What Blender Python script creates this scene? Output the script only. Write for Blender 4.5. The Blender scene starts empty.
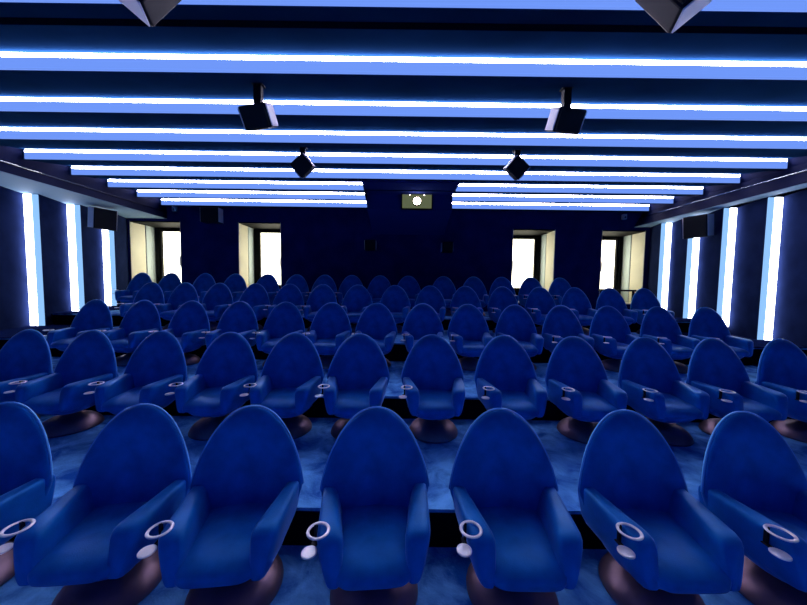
import bpy, bmesh, math
from math import sin, cos, pi, radians as R
from mathutils import Vector, Matrix

S = bpy.context.scene
C = S.collection
CAMZ = 1.645                     # floor of the front row is z = 0
VX, HY, F = 403.5, 286.0, 300.0  # calibration used to turn measured spacings into metres

def zc(rel):                     # height relative to the lens -> height above the floor
    return CAMZ + rel

# ------------------------------------------------------------------ materials
def mat(name):
    m = bpy.data.materials.new(name); m.use_nodes = True
    nt = m.node_tree
    return m, nt, nt.nodes, nt.links, nt.nodes['Principled BSDF']

def simple(name, col, rough=.6, metal=0., spec=.5, noise=None, bump=None):
    m, nt, N, L, b = mat(name)
    b.inputs['Base Color'].default_value = (*col, 1)
    b.inputs['Roughness'].default_value = rough
    b.inputs['Metallic'].default_value = metal
    b.inputs['Specular IOR Level'].default_value = spec
    tc = N.new('ShaderNodeTexCoord')
    if noise:
        sc, amt = noise
        n = N.new('ShaderNodeTexNoise'); n.inputs['Scale'].default_value = sc
        n.inputs['Detail'].default_value = 4
        L.new(tc.outputs['Object'], n.inputs['Vector'])
        r = N.new('ShaderNodeValToRGB')
        r.color_ramp.elements[0].position = .3; r.color_ramp.elements[1].position = .7
        r.color_ramp.elements[0].color = (*[c*(1-amt) for c in col], 1)
        r.color_ramp.elements[1].color = (*[min(1, c*(1+amt)) for c in col], 1)
        L.new(n.outputs['Fac'], r.inputs['Fac']); L.new(r.outputs['Color'], b.inputs['Base Color'])
    if bump:
        sc, st = bump
        n2 = N.new('ShaderNodeTexNoise'); n2.inputs['Scale'].default_value = sc
        L.new(tc.outputs['Object'], n2.inputs['Vector'])
        bp = N.new('ShaderNodeBump'); bp.inputs['Strength'].default_value = st
        bp.inputs['Distance'].default_value = .004
        L.new(n2.outputs['Fac'], bp.inputs['Height']); L.new(bp.outputs['Normal'], b.inputs['Normal'])
    return m

def emit(name, col, strength):
    m, nt, N, L, b = mat(name)
    b.inputs['Base Color'].default_value = (.04, .04, .05, 1)
    b.inputs['Specular IOR Level'].default_value = .1
    b.inputs['Emission Color'].default_value = (*col, 1)
    b.inputs['Emission Strength'].default_value = strength
    return m

def velvet():
    m, nt, N, L, b = mat('blue_velvet')
    tc = N.new('ShaderNodeTexCoord')
    n = N.new('ShaderNodeTexNoise'); n.inputs['Scale'].default_value = 7; n.inputs['Detail'].default_value = 5
    L.new(tc.outputs['Object'], n.inputs['Vector'])
    r = N.new('ShaderNodeValToRGB')
    r.color_ramp.elements[0].position = .3; r.color_ramp.elements[1].position = .72
    r.color_ramp.elements[0].color = (.003, .115, .47, 1)
    r.color_ramp.elements[1].color = (.008, .215, .76, 1)
    L.new(n.outputs['Fac'], r.inputs['Fac']); L.new(r.outputs['Color'], b.inputs['Base Color'])
    b.inputs['Roughness'].default_value = .5
    b.inputs['Specular IOR Level'].default_value = 1.
    b.inputs['Specular Tint'].default_value = (.06, .48, 1, 1)
    b.inputs['Sheen Weight'].default_value = 1
    b.inputs['Sheen Roughness'].default_value = .28
    b.inputs['Sheen Tint'].default_value = (.25, .48, 1, 1)
    n2 = N.new('ShaderNodeTexNoise'); n2.inputs['Scale'].default_value = 160
    L.new(tc.outputs['Object'], n2.inputs['Vector'])
    bp = N.new('ShaderNodeBump'); bp.inputs['Strength'].default_value = .25; bp.inputs['Distance'].default_value = .003
    L.new(n2.outputs['Fac'], bp.inputs['Height']); L.new(bp.outputs['Normal'], b.inputs['Normal'])
    return m

def carpet():
    m, nt, N, L, b = mat('mottled_blue_carpet')
    tc = N.new('ShaderNodeTexCoord')
    n = N.new('ShaderNodeTexNoise'); n.inputs['Scale'].default_value = 4.5; n.inputs['Detail'].default_value = 7
    n.inputs['Roughness'].default_value = .62; n.inputs['Distortion'].default_value = .5
    L.new(tc.outputs['Object'], n.inputs['Vector'])
    r = N.new('ShaderNodeValToRGB')
    r.color_ramp.elements[0].position = .36; r.color_ramp.elements[1].position = .66
    r.color_ramp.elements[0].color = (.010, .11, .50, 1)
    r.color_ramp.elements[1].color = (.17, .53, 1, 1)
    L.new(n.outputs['Fac'], r.inputs['Fac']); L.new(r.outputs['Color'], b.inputs['Base Color'])
    b.inputs['Roughness'].default_value = .95; b.inputs['Specular IOR Level'].default_value = .1
    n2 = N.new('ShaderNodeTexNoise'); n2.inputs['Scale'].default_value = 90
    L.new(tc.outputs['Object'], n2.inputs['Vector'])
    bp = N.new('ShaderNodeBump'); bp.inputs['Strength'].default_value = .5; bp.inputs['Distance'].default_value = .006
    L.new(n2.outputs['Fac'], bp.inputs['Height']); L.new(bp.outputs['Normal'], b.inputs['Normal'])
    return m

def glass():
    m = bpy.data.materials.new('window_glass'); m.use_nodes = True
    nt = m.node_tree; N = nt.nodes; L = nt.links
    N.remove(N['Principled BSDF'])
    t = N.new('ShaderNodeBsdfTransparent'); g = N.new('ShaderNodeBsdfGlossy'); g.inputs['Roughness'].default_value = .03
    mx = N.new('ShaderNodeMixShader'); mx.inputs[0].default_value = .07
    L.new(t.outputs[0], mx.inputs[1]); L.new(g.outputs[0], mx.inputs[2])
    L.new(mx.outputs[0], N['Material Output'].inputs['Surface'])
    return m

M = dict(
    velvet=velvet(), carpet=carpet(), glass=glass(),
    rim_sheen=simple('painted_rim_sheen', (.10, .45, 1.), .6, spec=.5),  # edge sheen of the chair backs put into a lighter colour
    panel=simple('navy_acoustic_fabric', (.012, .020, .070), .9, noise=(3, .25), bump=(200, .2), spec=0),
    ceil=simple('navy_ceiling_paint', (.007, .030, .088), .95, noise=(1.5, .2), spec=0),
    back=simple('dark_navy_wall_fabric', (.016, .024, .16), .95, noise=(2.5, .25), bump=(150, .2), spec=0),
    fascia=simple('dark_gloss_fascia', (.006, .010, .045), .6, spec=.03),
    bead=simple('polished_glint_bead', (.25, .27, .33), .07, metal=1.),
    bulk=simple('bulkhead_paint', (.028, .050, .24), .9, spec=0),
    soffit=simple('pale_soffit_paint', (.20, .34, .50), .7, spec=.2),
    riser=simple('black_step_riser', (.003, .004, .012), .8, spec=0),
    aisle=simple('dark_aisle_carpet', (.006, .012, .06), .95, spec=0, noise=(20, .3)),
    cream=simple('cream_reveal_paint', (.78, .74, .58), .7, noise=(3, .05)),
    wframe=simple('pale_window_frame', (.55, .66, .66), .5),
    bframe=simple('black_window_frame', (.006, .006, .007), .7, spec=.1),
    chrome=simple('white_polished_metal', (.96, .90, .97), .3, metal=.3),
    base=simple('brushed_mauve_metal', (.26, .17, .23), .45, metal=.8, noise=(9, .12)),
    black=simple('black_speaker_plastic', (.008, .008, .018), .6, spec=.15),
    side=simple('lit_grey_speaker_side', (.8, .76, .9), .55),  # pale grey, raised further to carry light caught from the wall bars
    grille=simple('black_speaker_grille', (.006, .006, .012), .8, bump=(300, .4)),
    led=emit('white_led_strip', (.86, .80, 1.0), 22.0),
    diff=emit('blue_led_diffuser', (.155, .30, .90), .68),
    wled=emit('white_wall_led', (.82, .86, 1.0), 7.0),
    wdiff=emit('cyan_wall_diffuser', (.26, .52, .95), .72),
    lens=emit('projector_lens_glow', (1.0, .80, .70), 14.0),
    port=emit('dim_projection_port', (.085, .10, .05), .8),
    screen=simple('projection_screen', (.7, .7, .72), .8),
)

# ------------------------------------------------------------------ mesh helpers
def link(name, bm, m, parent=None, smooth=False, kind=None):
    me = bpy.data.meshes.new(name)
    bmesh.ops.recalc_face_normals(bm, faces=bm.faces)
    bm.to_mesh(me); bm.free()
    me.materials.append(m)
    if smooth:
        for p in me.polygons: p.use_smooth = True
    o = bpy.data.objects.new(name, me); C.objects.link(o)
    if parent: o.parent = parent
    if kind: o['kind'] = kind
    return o

def box(bm, x0, x1, y0, y1, z0, z1, mtx=None):
    vs = [bm.verts.new((x, y, z)) for x in (x0, x1) for y in (y0, y1) for z in (z0, z1)]
    if mtx:
        for v in vs: v.co = mtx @ v.co
    for f in ((0,1,3,2),(4,6,7,5),(0,4,5,1),(2,3,7,6),(0,2,6,4),(1,5,7,3)):
        bm.faces.new([vs[i] for i in f])
    return vs

def bbox(x0, x1, y0, y1, z0, z1, bev=0., seg=2, mtx=None):
    bm = bmesh.new(); box(bm, x0, x1, y0, y1, z0, z1)
    if bev: bmesh.ops.bevel(bm, geom=list(bm.edges), offset=bev, segments=seg, affect='EDGES', profile=.5)
    if mtx: bm.transform(mtx)
    return bm

def loft(bm, rings, cap=True, close=True):
    vr = [[bm.verts.new(p) for p in r] for r in rings]
    n = len(vr[0])
    for a, b in zip(vr[:-1], vr[1:]):
        for i in range(n if close else n-1):
            j = (i+1) % n
            bm.faces.new((a[i], a[j], b[j], b[i]))
    if cap:
        bm.faces.new(vr[0]); bm.faces.new(vr[-1][::-1])
    return vr

def sup(n, p):
    out = []
    for i in range(n):
        a = 2*pi*(i+.5)/n
        c, s = cos(a), sin(a)
        out.append((math.copysign(abs(c)**(2/p), c), math.copysign(abs(s)**(2/p), s)))
    return out

def lathe(bm, prof, n=32, cx=0, cy=0):
    loft(bm, [[(cx+r*cos(2*pi*i/n), cy+r*sin(2*pi*i/n), z) for i in range(n)] for r, z in prof])

def extrude_profile(pts, axis, a, b):
    """closed polygon pts in two coordinates, extruded along x ('x': pts=(y,z)) or z ('z': pts=(x,y))"""
    bm = bmesh.new()
    if axis == 'x': mk = lambda p, t: (t, p[0], p[1])
    else: mk = lambda p, t: (p[0], p[1], t)
    A = [bm.verts.new(mk(p, a)) for p in pts]; B = [bm.verts.new(mk(p, b)) for p in pts]
    n = len(pts)
    for i in range(n):
        j = (i+1) % n
        bm.faces.new((A[i], A[j], B[j], B[i]))
    f1 = bm.faces.new(A); f2 = bm.faces.new(B[::-1])
    bmesh.ops.triangulate(bm, faces=[f1, f2])
    return bm

def thing(name, label, cat, loc, rz=0, group=None):
    o = bpy.data.objects.new(name, None); C.objects.link(o)
    o.empty_display_size = .1
    o.location = loc; o.rotation_euler = (0, 0, rz)
    o['label'] = label; o['category'] = cat
    if group: o['group'] = group
    return o

def copy_tree(o, parent=None):
    c = o.copy(); C.objects.link(c)
    if parent: c.parent = parent
    for ch in list(o.children): copy_tree(ch, c)
    return c

# ------------------------------------------------------------------ room dimensions (y = distance ahead of the lens)
YF, YB = -3.2, 8.06              # front wall (behind the camera), back wall
HC, HS, PER = 2.00, .168, .694    # slat bottom over lens, slat face height, slat pitch
SOFS = {-1: 1.70, 1: 1.63}        # soffit over lens, left and right
XS, XR = 6.30, 6.27                        # inner edge of the side soffits
XLo, XLi, XRo, XRi = -7.42, -7.14, 6.58, 6.33
ROWD = [1.79, 3.09, 4.60, 6.10, 7.22]        # distance of the chair crowns
FLOOR = [0.0, .24, .475, .755, .985]            # tier heights
NOSE = [YF, 1.82, 3.12, 4.63, 6.14]
def yk(k): return PER*(4.28+k)

# floor: stepped tiers, carpet on top, black risers
tops = NOSE[1:] + [YB+.8]
bm = bmesh.new()
box(bm, -8.2, 7.2, YF-.1, NOSE[1]+.02, -.3, 0)
for i in range(1, 5):
    box(bm, -8.2, 7.2, NOSE[i], (NOSE[i+1]+.02 if i < 4 else YB+.8), -.3, FLOOR[i])
link('floor', bm, M['carpet'], kind='structure')
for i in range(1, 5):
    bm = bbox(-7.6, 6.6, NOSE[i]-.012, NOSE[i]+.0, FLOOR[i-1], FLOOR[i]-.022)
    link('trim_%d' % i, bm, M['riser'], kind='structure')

bm = bmesh.new()
for i in range(0, 5):
    y0 = NOSE[i]; y1 = NOSE[i+1] if i < 4 else YB
    xl = -6.85 if i == 4 else -5.8
    box(bm, -7.45, xl, y0-.012, y1-.012, FLOOR[i], FLOOR[i]+.012)
    box(bm, 5.45, 6.6, y0-.012, y1-.012, FLOOR[i], FLOOR[i]+.012)
link('trim_13', bm, M['aisle'], kind='structure')

# ceiling: sawtooth of sloping navy panels
pts = []
ks = list(range(-8, 8))
for k in ks:
    pts += [(yk(k), zc(HC+HS)), (yk(k), zc(HC))]
pts += [(YB+.1, zc(HC+.02)), (YB+.1, zc(HC+.6)), (yk(-8), zc(HC+.6))]
link('ceiling', extrude_profile(pts, 'x', -XS-.02, XR+.02), M['ceil'], kind='structure')
link('trim_5', bbox(-XS, XR, 2.44, 2.50, zc(HC+.035), zc(HC+.12)), M['riser'], kind='structure')

# side soffits: gloss fascia + pale underside
FB = {-1: -6.30, 1: 6.09}         # x of the fascia's lower edge
for sd, xo in ((-1, -7.9), (1, 7.05)):
    SOF = SOFS[sd]; xt = -XS if sd < 0 else XR+.03
    bm = bmesh.new()
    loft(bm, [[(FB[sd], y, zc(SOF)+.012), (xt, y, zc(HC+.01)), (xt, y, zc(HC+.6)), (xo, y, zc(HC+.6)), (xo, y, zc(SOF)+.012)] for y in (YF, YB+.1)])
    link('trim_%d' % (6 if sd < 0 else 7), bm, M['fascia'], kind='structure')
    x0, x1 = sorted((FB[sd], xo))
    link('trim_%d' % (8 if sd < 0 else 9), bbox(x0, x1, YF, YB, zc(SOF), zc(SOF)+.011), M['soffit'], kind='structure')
for i, x in ((11, -XS), (12, 6.22)):  # mirror-like bead added to give small glints along the fascia
    bm = bmesh.new()
    loft(bm, [[(x+.018*cos(2*pi*j/12), y, zc(1.87)+.018*sin(2*pi*j/12)) for j in range(12)] for y in (YF, YB)])
    link('trim_%d' % i, bm, M['bead'], kind='structure', smooth=True)

# side walls: sawtooth in plan, each step carries a vertical light
LB = [5.95+.755*i for i in range(-11, 3)]
RB = [5.33+.722*i for i in range(-11, 4)]
def sidewall(name, bars, xo, xi, xback):
    sg = 1 if xo > 0 else -1
    p = [(xback, YF-.1)]
    for y in bars:
        p += [(xo, y), (xi, y)]
    last = bars[-1]; pitch = bars[1]-bars[0]
    fr = (YB+.05-last)/pitch
    SOF = SOFS[sg]
    p += [(xi+(xo-xi)*fr, YB+.05), (xback, YB+.05)]
    link(name, extrude_profile(p, 'z', -.3, zc(SOF)), M['panel'], kind='structure')
sidewall('wall_left', LB, XLo, XLi, -7.9)
sidewall('wall_right', RB, XRo, XRi, 7.05)

# front wall behind the camera, with the screen
link('wall_front', bbox(-8.2, 7.2, YF-.2, YF-.1, -.3, zc(HC+.6)), M['back'], kind='structure')

# ------------------------------------------------------------------ back wall with four deep windows
WZ0 = zc(-.42)
WD = .92
WIN = [(-7.31, -5.95, 'l'), (-4.42, -3.28, 'l'), (2.88, 4.02, 'r'), (5.25, 6.42, 'r')]
bm = bmesh.new()
xs = [-7.9] + [v for w in WIN for v in w[:2]] + [7.05]
for i in range(0, len(xs), 2):
    box(bm, xs[i], xs[i+1], YB, YB+WD+.1, -.3, zc(HC+.6))
for a, b, s in WIN:
    WZ1 = zc(1.64 if s == 'l' else 1.55)
    box(bm, a, b, YB, YB+WD+.1, -.3, WZ0)
    box(bm, a, b, YB, YB+WD+.1, WZ1, zc(HC+.6))
link('wall_back', bm, M['back'], kind='structure')
for i, (a, b, s) in enumerate(WIN):
    WZ1 = zc(1.64 if s == 'l' else 1.55)
    # outer side = side away from the room's middle
    y0, y1 = YB+.005, YB+WD
    out, inn, d = (a, b, 1) if s == 'l' else (b, a, -1)
    def bx(u0, u1, ya, yb, z0, z1):
        q = sorted((out+d*u0, out+d*u1)); return bbox(q[0], q[1], ya, yb, z0, z1, .004, 1)
    w = abs(b-a)
    PZ = zc(-.06)
    # black outer frame ring with a solid lower panel
    bm = bmesh.new()
    for u0, u1, z0, z1 in ((.005, .13, WZ0, WZ1), (w-.13, w-.005, WZ0, WZ1), (.13, w-.13, WZ1-.08, WZ1), (.13, w-.13, WZ0, PZ)):
        q = sorted((out+d*u0, out+d*u1)); box(bm, q[0], q[1], y1-.12, y1-.02, z0, z1)
    root = link('window_%d' % (i+1), bm, M['bframe'], kind='structure')
    link('reveal_panel', bx(0, .018, y0, y0+.47, WZ0, WZ1), M['cream'], root)
    link('reveal_panel', bx(0, .018, y0+.50, y1-.12, WZ0, WZ1), M['wframe'], root)
    link('reveal_panel', bx(w-.018, w, y0, y1-.12, WZ0, WZ1), M['cream'], root)
    link('lintel', bx(.018, w-.018, y0, y1-.12, WZ1-.03, WZ1), M['bframe'], root)
    link('window_sill', bx(.018, w-.018, y0, y1-.12, WZ0, WZ0+.03), M['cream'], root)
    bm = bmesh.new()
    for u0, u1, z0, z1 in ((.13, .19, PZ, WZ1-.08), (w-.19, w-.13, PZ, WZ1-.08), (.19, w-.19, WZ1-.13, WZ1-.08), (.19, w-.19, PZ, PZ+.05)):
        q = sorted((out+d*u0, out+d*u1)); box(bm, q[0], q[1], y1-.105, y1-.035, z0, z1)
    sash = link('sash', bm, M['bframe'], root)
    q = sorted((out+d*.19, out+d*(w-.19)))
    link('pane', bbox(q[0], q[1], y1-.074, y1-.068, PZ+.05, WZ1-.13), M['glass'], sash)
    xx = inn - d*.025
    link('window_handle', bbox(min(xx, xx+d*.02), max(xx, xx+d*.02), YB-.03, YB-.0, zc(.45), zc(.72), .006), M['chrome'], root)

# ------------------------------------------------------------------ ceiling light strips
ordn = ['first', 'second', 'third', 'fourth', 'fifth', 'sixth', 'seventh', 'eighth', 'ninth']
BW = .95; BX = .11
def strip(k, x0, x1, label):
    y = yk(k)
    cx = (x0+x1)/2; hw = (x1-x0)/2
    t = thing('ceiling_light_strip', label, 'strip light', (cx, y, zc(HC)), 0, 'long light strips across the ceiling')
    bm = bbox(-hw, hw, -.016, -.002, .116, HS-.008, .008, 2)
    link('led_tube', bm, M['led'], t)
    link('diffuser', bbox(-hw, hw, -.022, -.002, .002, .114, .006, 2), M['diff'], t)
for k in range(-5, 5):
    if k >= 0: lab = 'full-width blue-white ceiling strip, %s below the one cut off by the top edge' % ordn[k]
    elif k == -1: lab = 'blue-white ceiling light strip cut off by the top edge of the photo'
    else: lab = 'added unseen blue-white fill strip overhead, %s towards the screen from the topmost visible' % ordn[-k-2]  # unseen strips added towards the screen to brighten the chairs
    strip(k, -XS+.06, XR-.01, lab)
for k in (5, 6, 7):
    w = {5: 'nearest', 6: 'middle', 7: 'farthest'}[k]
    strip(k, -XS+.06, BX-BW-.01, 'shorter blue-white ceiling strip left of the projector bulkhead, %s of the three there' % w)
    strip(k, BX+BW+.01, XR-.01, 'shorter blue-white ceiling strip right of the projector bulkhead, %s of the three there' % w)

# ------------------------------------------------------------------ vertical wall lights
def wall_light(side, y, zb, label):
    xo, xi = (XLo, XLi) if side < 0 else (XRo, XRi)
    t = thing('wall_light', label, 'wall light', ((xo+xi)/2, y, zb), 0, 'vertical light bars on the side walls')
    h = zc(SOFS[side])-zb-.01
    q = sorted((xo, xo+(xi-xo)*.56)); c = (xo+xi)/2
    link('led_strip', bbox(q[0]-c, q[1]-c, -.028, -.002, 0, h, .006, 2), M['wled'], t)
    q = sorted((xo+(xi-xo)*.57, xi))
    link('diffuser', bbox(q[0]-c, q[1]-c, -.020, -.002, 0, h, .005, 2), M['wdiff'], t)
for j, (y, z) in enumerate(zip(LB[-3:], (-1.00, -.80, -.58))):
    wall_light(-1, y, zc(z), 'tall glowing white light bar on the left wall, %s' % ['nearest of three', 'middle of three', 'farthest, below the wall speaker'][j])
for j, (y, z) in enumerate(zip(RB[-4:], (-.98, -.74, -.68, -.52))):
    wall_light(1, y, zc(z), 'tall glowing white light bar on the right wall, %s' % ['nearest of four', 'second nearest of four', 'third of four, below the wall speaker', 'farthest of four, beside the window'][j])
for n, j in enumerate(range(-4, -6, -1)):  # unseen bars added nearer the screen for more light
    wall_light(-1, LB[j], zc(-1.2), 'added unseen fill light bar on left wall, beside the %s rows, %s' % (['second'][0], ['nearer the back', 'nearer the screen'][n]))
for n, j in enumerate(range(-5, -7, -1)):  # likewise added out of view to lift the brightness
    wall_light(1, RB[j], zc(-1.2), 'added unseen tall glowing fill bar on the right wall, %s from the visible ones' % ordn[n])

# ------------------------------------------------------------------ projector bulkhead
prof = [(5.94, HC+.05), (5.94, HC+.0), (6.80, 2.03), (6.80, 1.70), (7.1, 1.63), (7.4, 1.56), (7.7, 1.48), (YB-.002, 1.36), (YB-.002, HC+.05)]
# dense curved underside
b = link('trim_10', extrude_profile([(y, zc(z)) for y, z in prof], 'x', BX-BW, BX+BW), M['bulk'], kind='structure')
t = thing('projection_port', 'small lit projection window with a glowing lens in the ceiling bulkhead', 'projection window', (.27, 6.70, zc(1.69)))
bm = bmesh.new(); W2 = .345
for a in ((-W2, W2, .35, .375), (-W2, W2, .0, .02), (-W2, -W2+.02, .02, .35), (W2-.02, W2, .02, .35)):
    box(bm, a[0], a[1], 0, .099, a[2], a[3])
link('port_frame', bm, M['black'], t)
link('port_back', bbox(-W2+.02, W2-.02, .075, .09, .02, .35), M['port'], t)
bm = bmesh.new()
lathe(bm, [(.085, 0), (.095, .0), (.095, .07), (.085, .07)], 32)
bm.transform(Matrix.Translation((0, .075, .18)) @ Matrix.Rotation(R(90), 4, 'X'))
link('lens_barrel', bm, M['black'], t, True)
bm = bmesh.new(); lathe(bm, [(.001, -.012), (.05, -.01), (.082, 0), (.082, .01)], 32)
bm.transform(Matrix.Translation((0, .005, .18)) @ Matrix.Rotation(R(-90), 4, 'X'))
link('lens', bm, M['lens'], t, True)
for sx in (-.16, .16):  # glowing dots stand in for reflections on the port
    bm = bmesh.new(); bmesh.ops.create_uvsphere(bm, u_segments=12, v_segments=8, radius=.008)
    bm.transform(Matrix.Translation((sx*1.0, .06, .325)))
    link('reflection_dot', bm, M['lens'], t, True)

# ------------------------------------------------------------------ speakers
def speaker_parts(t, w, h, d, tilt, mount):
    """cabinet faces -y; tilt = rotation matrix about the cabinet's centre"""
    bm = bbox(-w/2, w/2, -d/2, d/2, -h/2, h/2, .012, 2, tilt)
    cab = link('cabinet', bm, M['black'], t)
    for sg in (-1, 1):
        q = sorted((sg*(w/2+.001), sg*(w/2+.012)))
        link('side_panel', bbox(q[0], q[1], -d/2+.008, d/2-.008, -h/2+.01, h/2-.01, .003, 1, tilt), M['side'], t)['label'] = 'pale grey side panel, lit look put into the colour'
    bm = bbox(-w/2+.012, w/2-.012, -d/2-.016, -d/2-.001, -h/2+.012, h/2-.012, .006, 2, tilt)
    link('grille', bm, M['grille'], t)
    bm = bbox(-w/2+.012, w/2-.012, d/2+.001, d/2+.012, -h/2+.012, h/2-.012, .004, 2, tilt)
    link('rear_panel', bm, M['black'], t)
    if mount:
        bm = bmesh.new()
        box(bm, -.055, .055, -.045, .045, mount-.015, mount)
        box(bm, -.038, .038, -.03, .03, h*.36, mount-.015)
        box(bm, -.05, .05, -.03, .03, h*.36-.02, h*.36+.02)
        link('bracket', bm, M['black'], t)
def E(x, y, z): return (Matrix.Rotation(R(z), 4, 'Z') @ Matrix.Rotation(R(y), 4, 'Y') @ Matrix.Rotation(R(x), 4, 'X'))
def slope_z(y):                  # underside of the sloping ceiling panel over y
    k = math.floor(y/PER-4.28); return HC + HS*(y-yk(k))/PER
for (x, y, z, w, h, d, m, lab) in (
    (-1.59, 1.93, 1.84, .34, .24, .20, E(0, -55, 25), 'black and grey ceiling speaker cut off by the top edge, on the left'),
    (1.64, 1.93, 1.84, .34, .24, .20, E(0, 55, -25), 'black and grey ceiling speaker cut off by the top edge, on the right'),
    (-1.53, 3.22, 1.735, .28, .22, .18, E(28, -7, -5), 'boxy black ceiling speaker hanging left, between the larger and the diamond-tilted one'),
    (1.66, 3.22, 1.735, .28, .22, .18, E(28, 3, 6), 'boxy black ceiling speaker hanging right, between the larger and the diamond-tilted one'),
    (-1.55, 4.66, 1.80, .25, .24, .20, E(20, -38, -10), 'black diamond-tilted ceiling speaker farther back, on the left'),
    (1.69, 4.66, 1.81, .25, .24, .20, E(20, 38, 10), 'black diamond-tilted ceiling speaker farther back, on the right')):
    t = thing('ceiling_speaker', lab, 'speaker', (x, y, zc(z)), 0, 'speakers hanging from the ceiling')
    speaker_parts(t, w, h, d, m, slope_z(y)-z+.004)
for (x, y, z, m, lab) in (
    (-6.85, 6.90, 1.43, E(8, 0, 68), 'black speaker high on the left wall in front of the farthest light bar'),
    (6.20, 6.42, 1.33, E(8, 0, -68), 'black speaker high on the right wall above the third light bar')):
    t = thing('wall_speaker', lab, 'speaker', (x, y, zc(z)), 0, 'speakers on the side walls')
    speaker_parts(t, .40, .46, .24, m, 0)
    sg = -1 if x < 0 else 1
    x1 = (-7.5 if sg < 0 else 6.55) - x
    bm = bmesh.new(); box(bm, min(sg*.1, x1), max(sg*.1, x1), .0, .05, -.03, .03)
    link('bracket', bm, M['black'], t)
for (x, z, w, h, lab) in ((-5.02, 1.77, .46, .38, 'dark box speaker on the back wall between the two left windows'),
                    (-.88, 1.05, .28, .26, 'dark low speaker on the back wall under the bulkhead, left one'),
                    (1.12, 1.02, .28, .26, 'dark low speaker on the back wall under the bulkhead, right one')):
    t = thing('back_wall_speaker', lab, 'speaker', (x, YB-.14, zc(z)), 0, 'speakers on the back wall')
    speaker_parts(t, w, h, .22, Matrix.Identity(4), 0)
    link('bracket', bbox(-.05, .05, .12, .14, -.04, .04), M['black'], t)
for x, z, lab in ((-6.05, 1.92, 'small white sensor high on the back wall by the left soffit'), (5.78, 1.86, 'small white sensor high on the back wall by the right soffit')):
    t = thing('ceiling_sensor', lab, 'sensor', (x, YB-.06, zc(z)-.04))
    link('housing', bbox(-.05, .05, -.03, .06, 0, .14, .012), M['chrome'], t)
    bm = bmesh.new(); bmesh.ops.create_uvsphere(bm, u_segments=12, v_segments=8, radius=.022)
    bm.transform(Matrix.Translation((0, -.03, .05)))
    link('sensor_eye', bm, M['black'], t, True)

# handrail behind the fourth row on the right
t = thing('handrail', 'black metal handrail behind the fourth row near the right windows', 'handrail', (4.80, 6.75, FLOOR[4]))
link('top_rail', bbox(-.42, .42, -.025, .025, .60, .64, .012), M['black'], t)
for x in (-.36, .36): link('post', bbox(x-.02, x+.02, -.02, .02, 0, .60, .005), M['black'], t)

# ------------------------------------------------------------------ cinema chair
def chair_half(z):
    t = (z-.55)/.45
    if t <= 0: return .315 - .35*(.55-z)
    return .315*max(0, 1-t**1.45)**.48
def backrest_bm():
    bm = bmesh.new()
    nz, nu = 34, 26
    zs = [.40 + .60*sin(pi/2*(i/(nz-1)))**.9 for i in range(nz)]
    zs[-1] = .9995
    us = [-cos(pi*j/nu) for j in range(nu+1)]
    rings = []
    for z in zs:
        w = chair_half(z); tz = (z-.40)/.60
        e_top = max(.02, 1-tz**9)**.5
        yc = lambda u: .195 + .06*tz**1.1 - .055*(u*u)*(w/.3)**2*(1-.35*tz)
        T = .115*(1-.25*tz)
        def pr(u, sg):
            e = max(0, 1-abs(u)**3.6)**.5
            dish = .012*(1-u*u)*sin(pi*min(1, tz*1.1)) if sg < 0 else 0
            return (w*u, yc(u) + sg*T/2*e*e_top + dish, z)
        ring = [pr(u, -1) for u in us] + [pr(u, 1) for u in us[-2:0:-1]]
        rings.append(ring)
    loft(bm, rings)
    return bm
def arm_bm(sd):
    bm = bmesh.new(); P = sup(28, 4.5)
    ss = [0, .02, .06, .15, .3, .45, .6, .75, .86, .93, .97, .99, 1.0]
    rings = []
    for s in ss:
        e = 1.0
        if s > .86: e = max(.25, math.sqrt(max(0, 1-((s-.86)/.14)**2)))
        zt = .590 - .015*s; zb = .335 + .0*s
        zm = (zt+zb)/2; hz = (zt-zb)/2*(.72+.28*e)
        if s < .06: hz *= .9+.1*s/.06
        to, ti = .308-.030*s**1.5, .236-.098*s-.006*s*s          # top outer / inner
        bo, bi = .260-.02*s-.02*s*s, .165-.015*s
        ring = []
        for a, b in P:
            v = (b+1)/2                       # 0 bottom .. 1 top
            xo = bo+(to-bo)*v**.8; xi = bi+(ti-bi)*v
            xm = (xo+xi)/2; hw = (xo-xi)/2*(.55+.45*e)
            z = zm + hz*b
            y = .195 - .395*s - .035*(1-v)*s
            ring.append((sd*(xm+hw*a), y, z))
        rings.append(ring)
    loft(bm, rings)
    return bm
def seat_bm():
    bm = bmesh.new(); P = sup(36, 4)
    rings = []
    for s in [0, .03, .1, .25, .4, .55, .7, .8, .87, .92, .96, .985, 1]:
        e = math.sqrt(max(.03, 1-max(0, (s-.72)/.28)**2))
        w = (.235-.03*s)*(.62+.38*e)
        zt, zb = .455-.01*s, .345
        ht = (zt-zb)/2*(.35+.65*e); zm = (zt+zb)/2 - .012*(1-e)
        y = .20-.45*s
        rings.append([(w*a, y, zm+ht*b + (.010*(1-a*a) if b > 0 else 0)) for a, b in P])
    loft(bm, rings)
    return bm
def shell_bm():
    bm = bmesh.new(); P = sup(36, 2.8)
    rings = []
    for z, rx, ry, cy in ((.262, .09, .09, 0), (.275, .15, .14, 0), (.298, .20, .18, 0), (.328, .235, .20, .0), (.36, .252, .21, .0), (.40, .25, .21, .0)):
        rings.append([(rx*a, cy+ry*b, z) for a, b in P])
    loft(bm, rings)
    return bm
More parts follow.
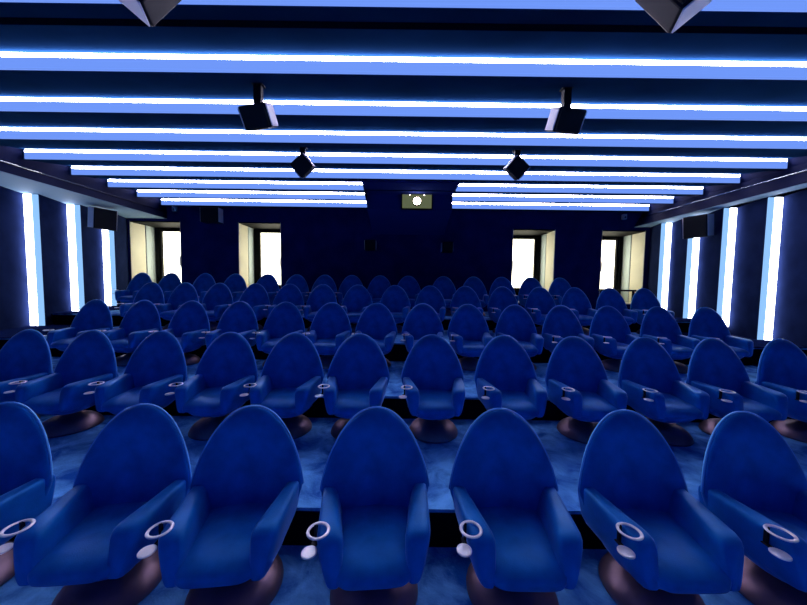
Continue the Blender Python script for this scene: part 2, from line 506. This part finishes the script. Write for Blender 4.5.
def chair():
    t = thing('cinema_chair', 'x', 'chair', (0, 0, 0))
    drop = Matrix.Translation((0, 0, -.1))
    br = link('backrest', backrest_bm(), M['velvet'], t, True)
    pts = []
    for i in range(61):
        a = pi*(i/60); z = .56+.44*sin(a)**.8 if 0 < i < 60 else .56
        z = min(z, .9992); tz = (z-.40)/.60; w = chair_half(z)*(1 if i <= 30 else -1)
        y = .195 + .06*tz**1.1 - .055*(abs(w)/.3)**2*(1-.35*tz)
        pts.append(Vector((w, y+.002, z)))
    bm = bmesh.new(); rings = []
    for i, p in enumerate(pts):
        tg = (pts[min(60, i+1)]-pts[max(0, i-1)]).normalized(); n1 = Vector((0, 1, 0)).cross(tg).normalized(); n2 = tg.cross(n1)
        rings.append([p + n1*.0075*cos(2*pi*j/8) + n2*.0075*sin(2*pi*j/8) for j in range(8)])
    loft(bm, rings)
    pp = link('rim_sheen', bm, M['rim_sheen'], br, True); pp['label'] = 'added lighter blue rim tube, edge sheen put into its colour'  # tube added to imitate the sheen along the back's silhouette
    link('seat', seat_bm(), M['velvet'], t, True)
    link('armrest', arm_bm(-1), M['velvet'], t, True)
    link('armrest', arm_bm(1), M['velvet'], t, True)
    link('seat_shell', shell_bm(), M['velvet'], t, True)
    bm = bmesh.new()
    lathe(bm, [(.228, .1), (.236, .105), (.234, .118), (.224, .14), (.204, .165), (.172, .19), (.13, .208), (.08, .220), (.055, .232), (.045, .25), (.045, .275)], 40)
    bs = link('pedestal_base', bm, M['base'], t, True); bs['label'] = 'mauve grey metal domed base'
    # cup holder: bracket > ring, coaster
    cx, cy, cz = -.264, -.168, .588
    kx, ky = -.300, -.200             # coaster plate, hung outside the arm's front corner
    bm = bmesh.new()
    box(bm, -.290, -.278, cy+.028, cy+.046, cz-.084, cz+.002)
    box(bm, kx-.002, -.278, ky, cy+.046, cz-.084, cz-.079)
    bmesh.ops.bevel(bm, geom=list(bm.edges), offset=.0015, segments=1, affect='EDGES')
    h = link('cup_holder', bm, M['black'], t)
    bm = bmesh.new(); n, q = 36, 10
    rr, tr = .047, .006
    vr = [[bm.verts.new((cx+(rr+1.3*tr*cos(2*pi*j/q))*cos(2*pi*i/n), cy+(rr+1.3*tr*cos(2*pi*j/q))*sin(2*pi*i/n), cz+.8*tr*sin(2*pi*j/q))) for j in range(q)] for i in range(n)]
    for i in range(n):
        for j in range(q):
            bm.faces.new((vr[i][j], vr[(i+1) % n][j], vr[(i+1) % n][(j+1) % q], vr[i][(j+1) % q]))
    link('ring', bm, M['chrome'], h, True)['label'] = 'white metal cup ring'
    bm = bmesh.new(); lathe(bm, [(.030, cz-.080), (.036, cz-.079), (.036, cz-.074), (.032, cz-.072)], 32, kx, ky)
    link('coaster', bm, M['chrome'], h)['label'] = 'round white metal coaster plate'
    for o in [t.children[i] for i in range(len(t.children))] + list(h.children) + list(br.children): o.data.transform(drop)
    return t

ROWS = [
    [1, 139, 251, 377, 504, 631, 752],
    [27, 91, 160, 230, 295, 360, 433, 505, 575, 647, 715, 784],
    [96, 144, 192, 240, 286, 332, 377, 423, 468, 515, 561, 608, 658, 706],
    [152, 186, 220, 256, 290, 323, 358, 395, 430, 465, 502, 539, 574, 609, 643],
    [143, 172, 206, 236, 268, 297, 325, 352, 380, 408, 443, 473, 501, 530, 559]]
ROT = {0: [.08, .10, .10, .08, 0, 0, 0]}
rown = ['front row', 'second row', 'third row', 'fourth row', 'back row']
cnt = ['first', 'second', 'third', 'fourth', 'fifth', 'sixth', 'seventh', 'eighth', 'ninth', 'tenth', 'eleventh', 'twelfth', 'thirteenth', 'fourteenth', 'fifteenth']
proto = chair(); used = False
for r, row in enumerate(ROWS):
    for i, px in enumerate(row):
        D = ROWD[r]; X = (px-VX)/F*D
        th = ROT.get(r, [0]*20)[i]
        n = len(row)
        where = 'leftmost' if i == 0 else 'rightmost' if i == n-1 else '%s from the left' % cnt[i] if i <= n//2 else '%s from the right' % cnt[n-1-i]
        extra = ', cut off by the left edge' if (r, i) == (0, 0) else ''
        if r == 4:
            if i in (0, 1): extra = ' in front of the leftmost window'
            elif i == 4: extra = ' in front of the second window'
        lab = 'blue velvet chair, %s in %s%s' % (where, rown[r], extra)
        if not used: o = proto; used = True
        else: o = copy_tree(proto)
        o.location = (X+.25*sin(th), D-.25*cos(th), FLOOR[r]+.001); o.rotation_euler = (0, 0, th)
        o['label'] = lab; o['group'] = 'blue velvet cinema chairs in the '+rown[r]

# ------------------------------------------------------------------ world: hazy bright daylight outside the windows
w = bpy.data.worlds.new('daylight'); S.world = w; w.use_nodes = True
N = w.node_tree.nodes; L = w.node_tree.links
bg = N['Background']; bg.inputs['Color'].default_value = (1, .95, .74, 1); bg.inputs['Strength'].default_value = 4.0

# ------------------------------------------------------------------ camera
cam = bpy.data.cameras.new('camera'); co = bpy.data.objects.new('camera', cam); C.objects.link(co)
cam.sensor_fit = 'HORIZONTAL'; cam.sensor_width = 36; cam.lens = 36*F/807
cam.clip_start = .02
pitch = math.atan((302.5-HY)/F); yaw = math.atan((VX-403.5)/F); roll = .0125
co.matrix_world = Matrix.Translation((0, 0, CAMZ)) @ Matrix.Rotation(yaw, 4, 'Z') @ Matrix.Rotation(pi/2-pitch, 4, 'X') @ Matrix.Rotation(roll, 4, 'Z')
S.camera = co
S.view_settings.view_transform = 'Standard'; S.view_settings.look = 'None'
S.view_settings.exposure = .62; S.view_settings.gamma = 1; S.view_settings.use_curve_mapping = False
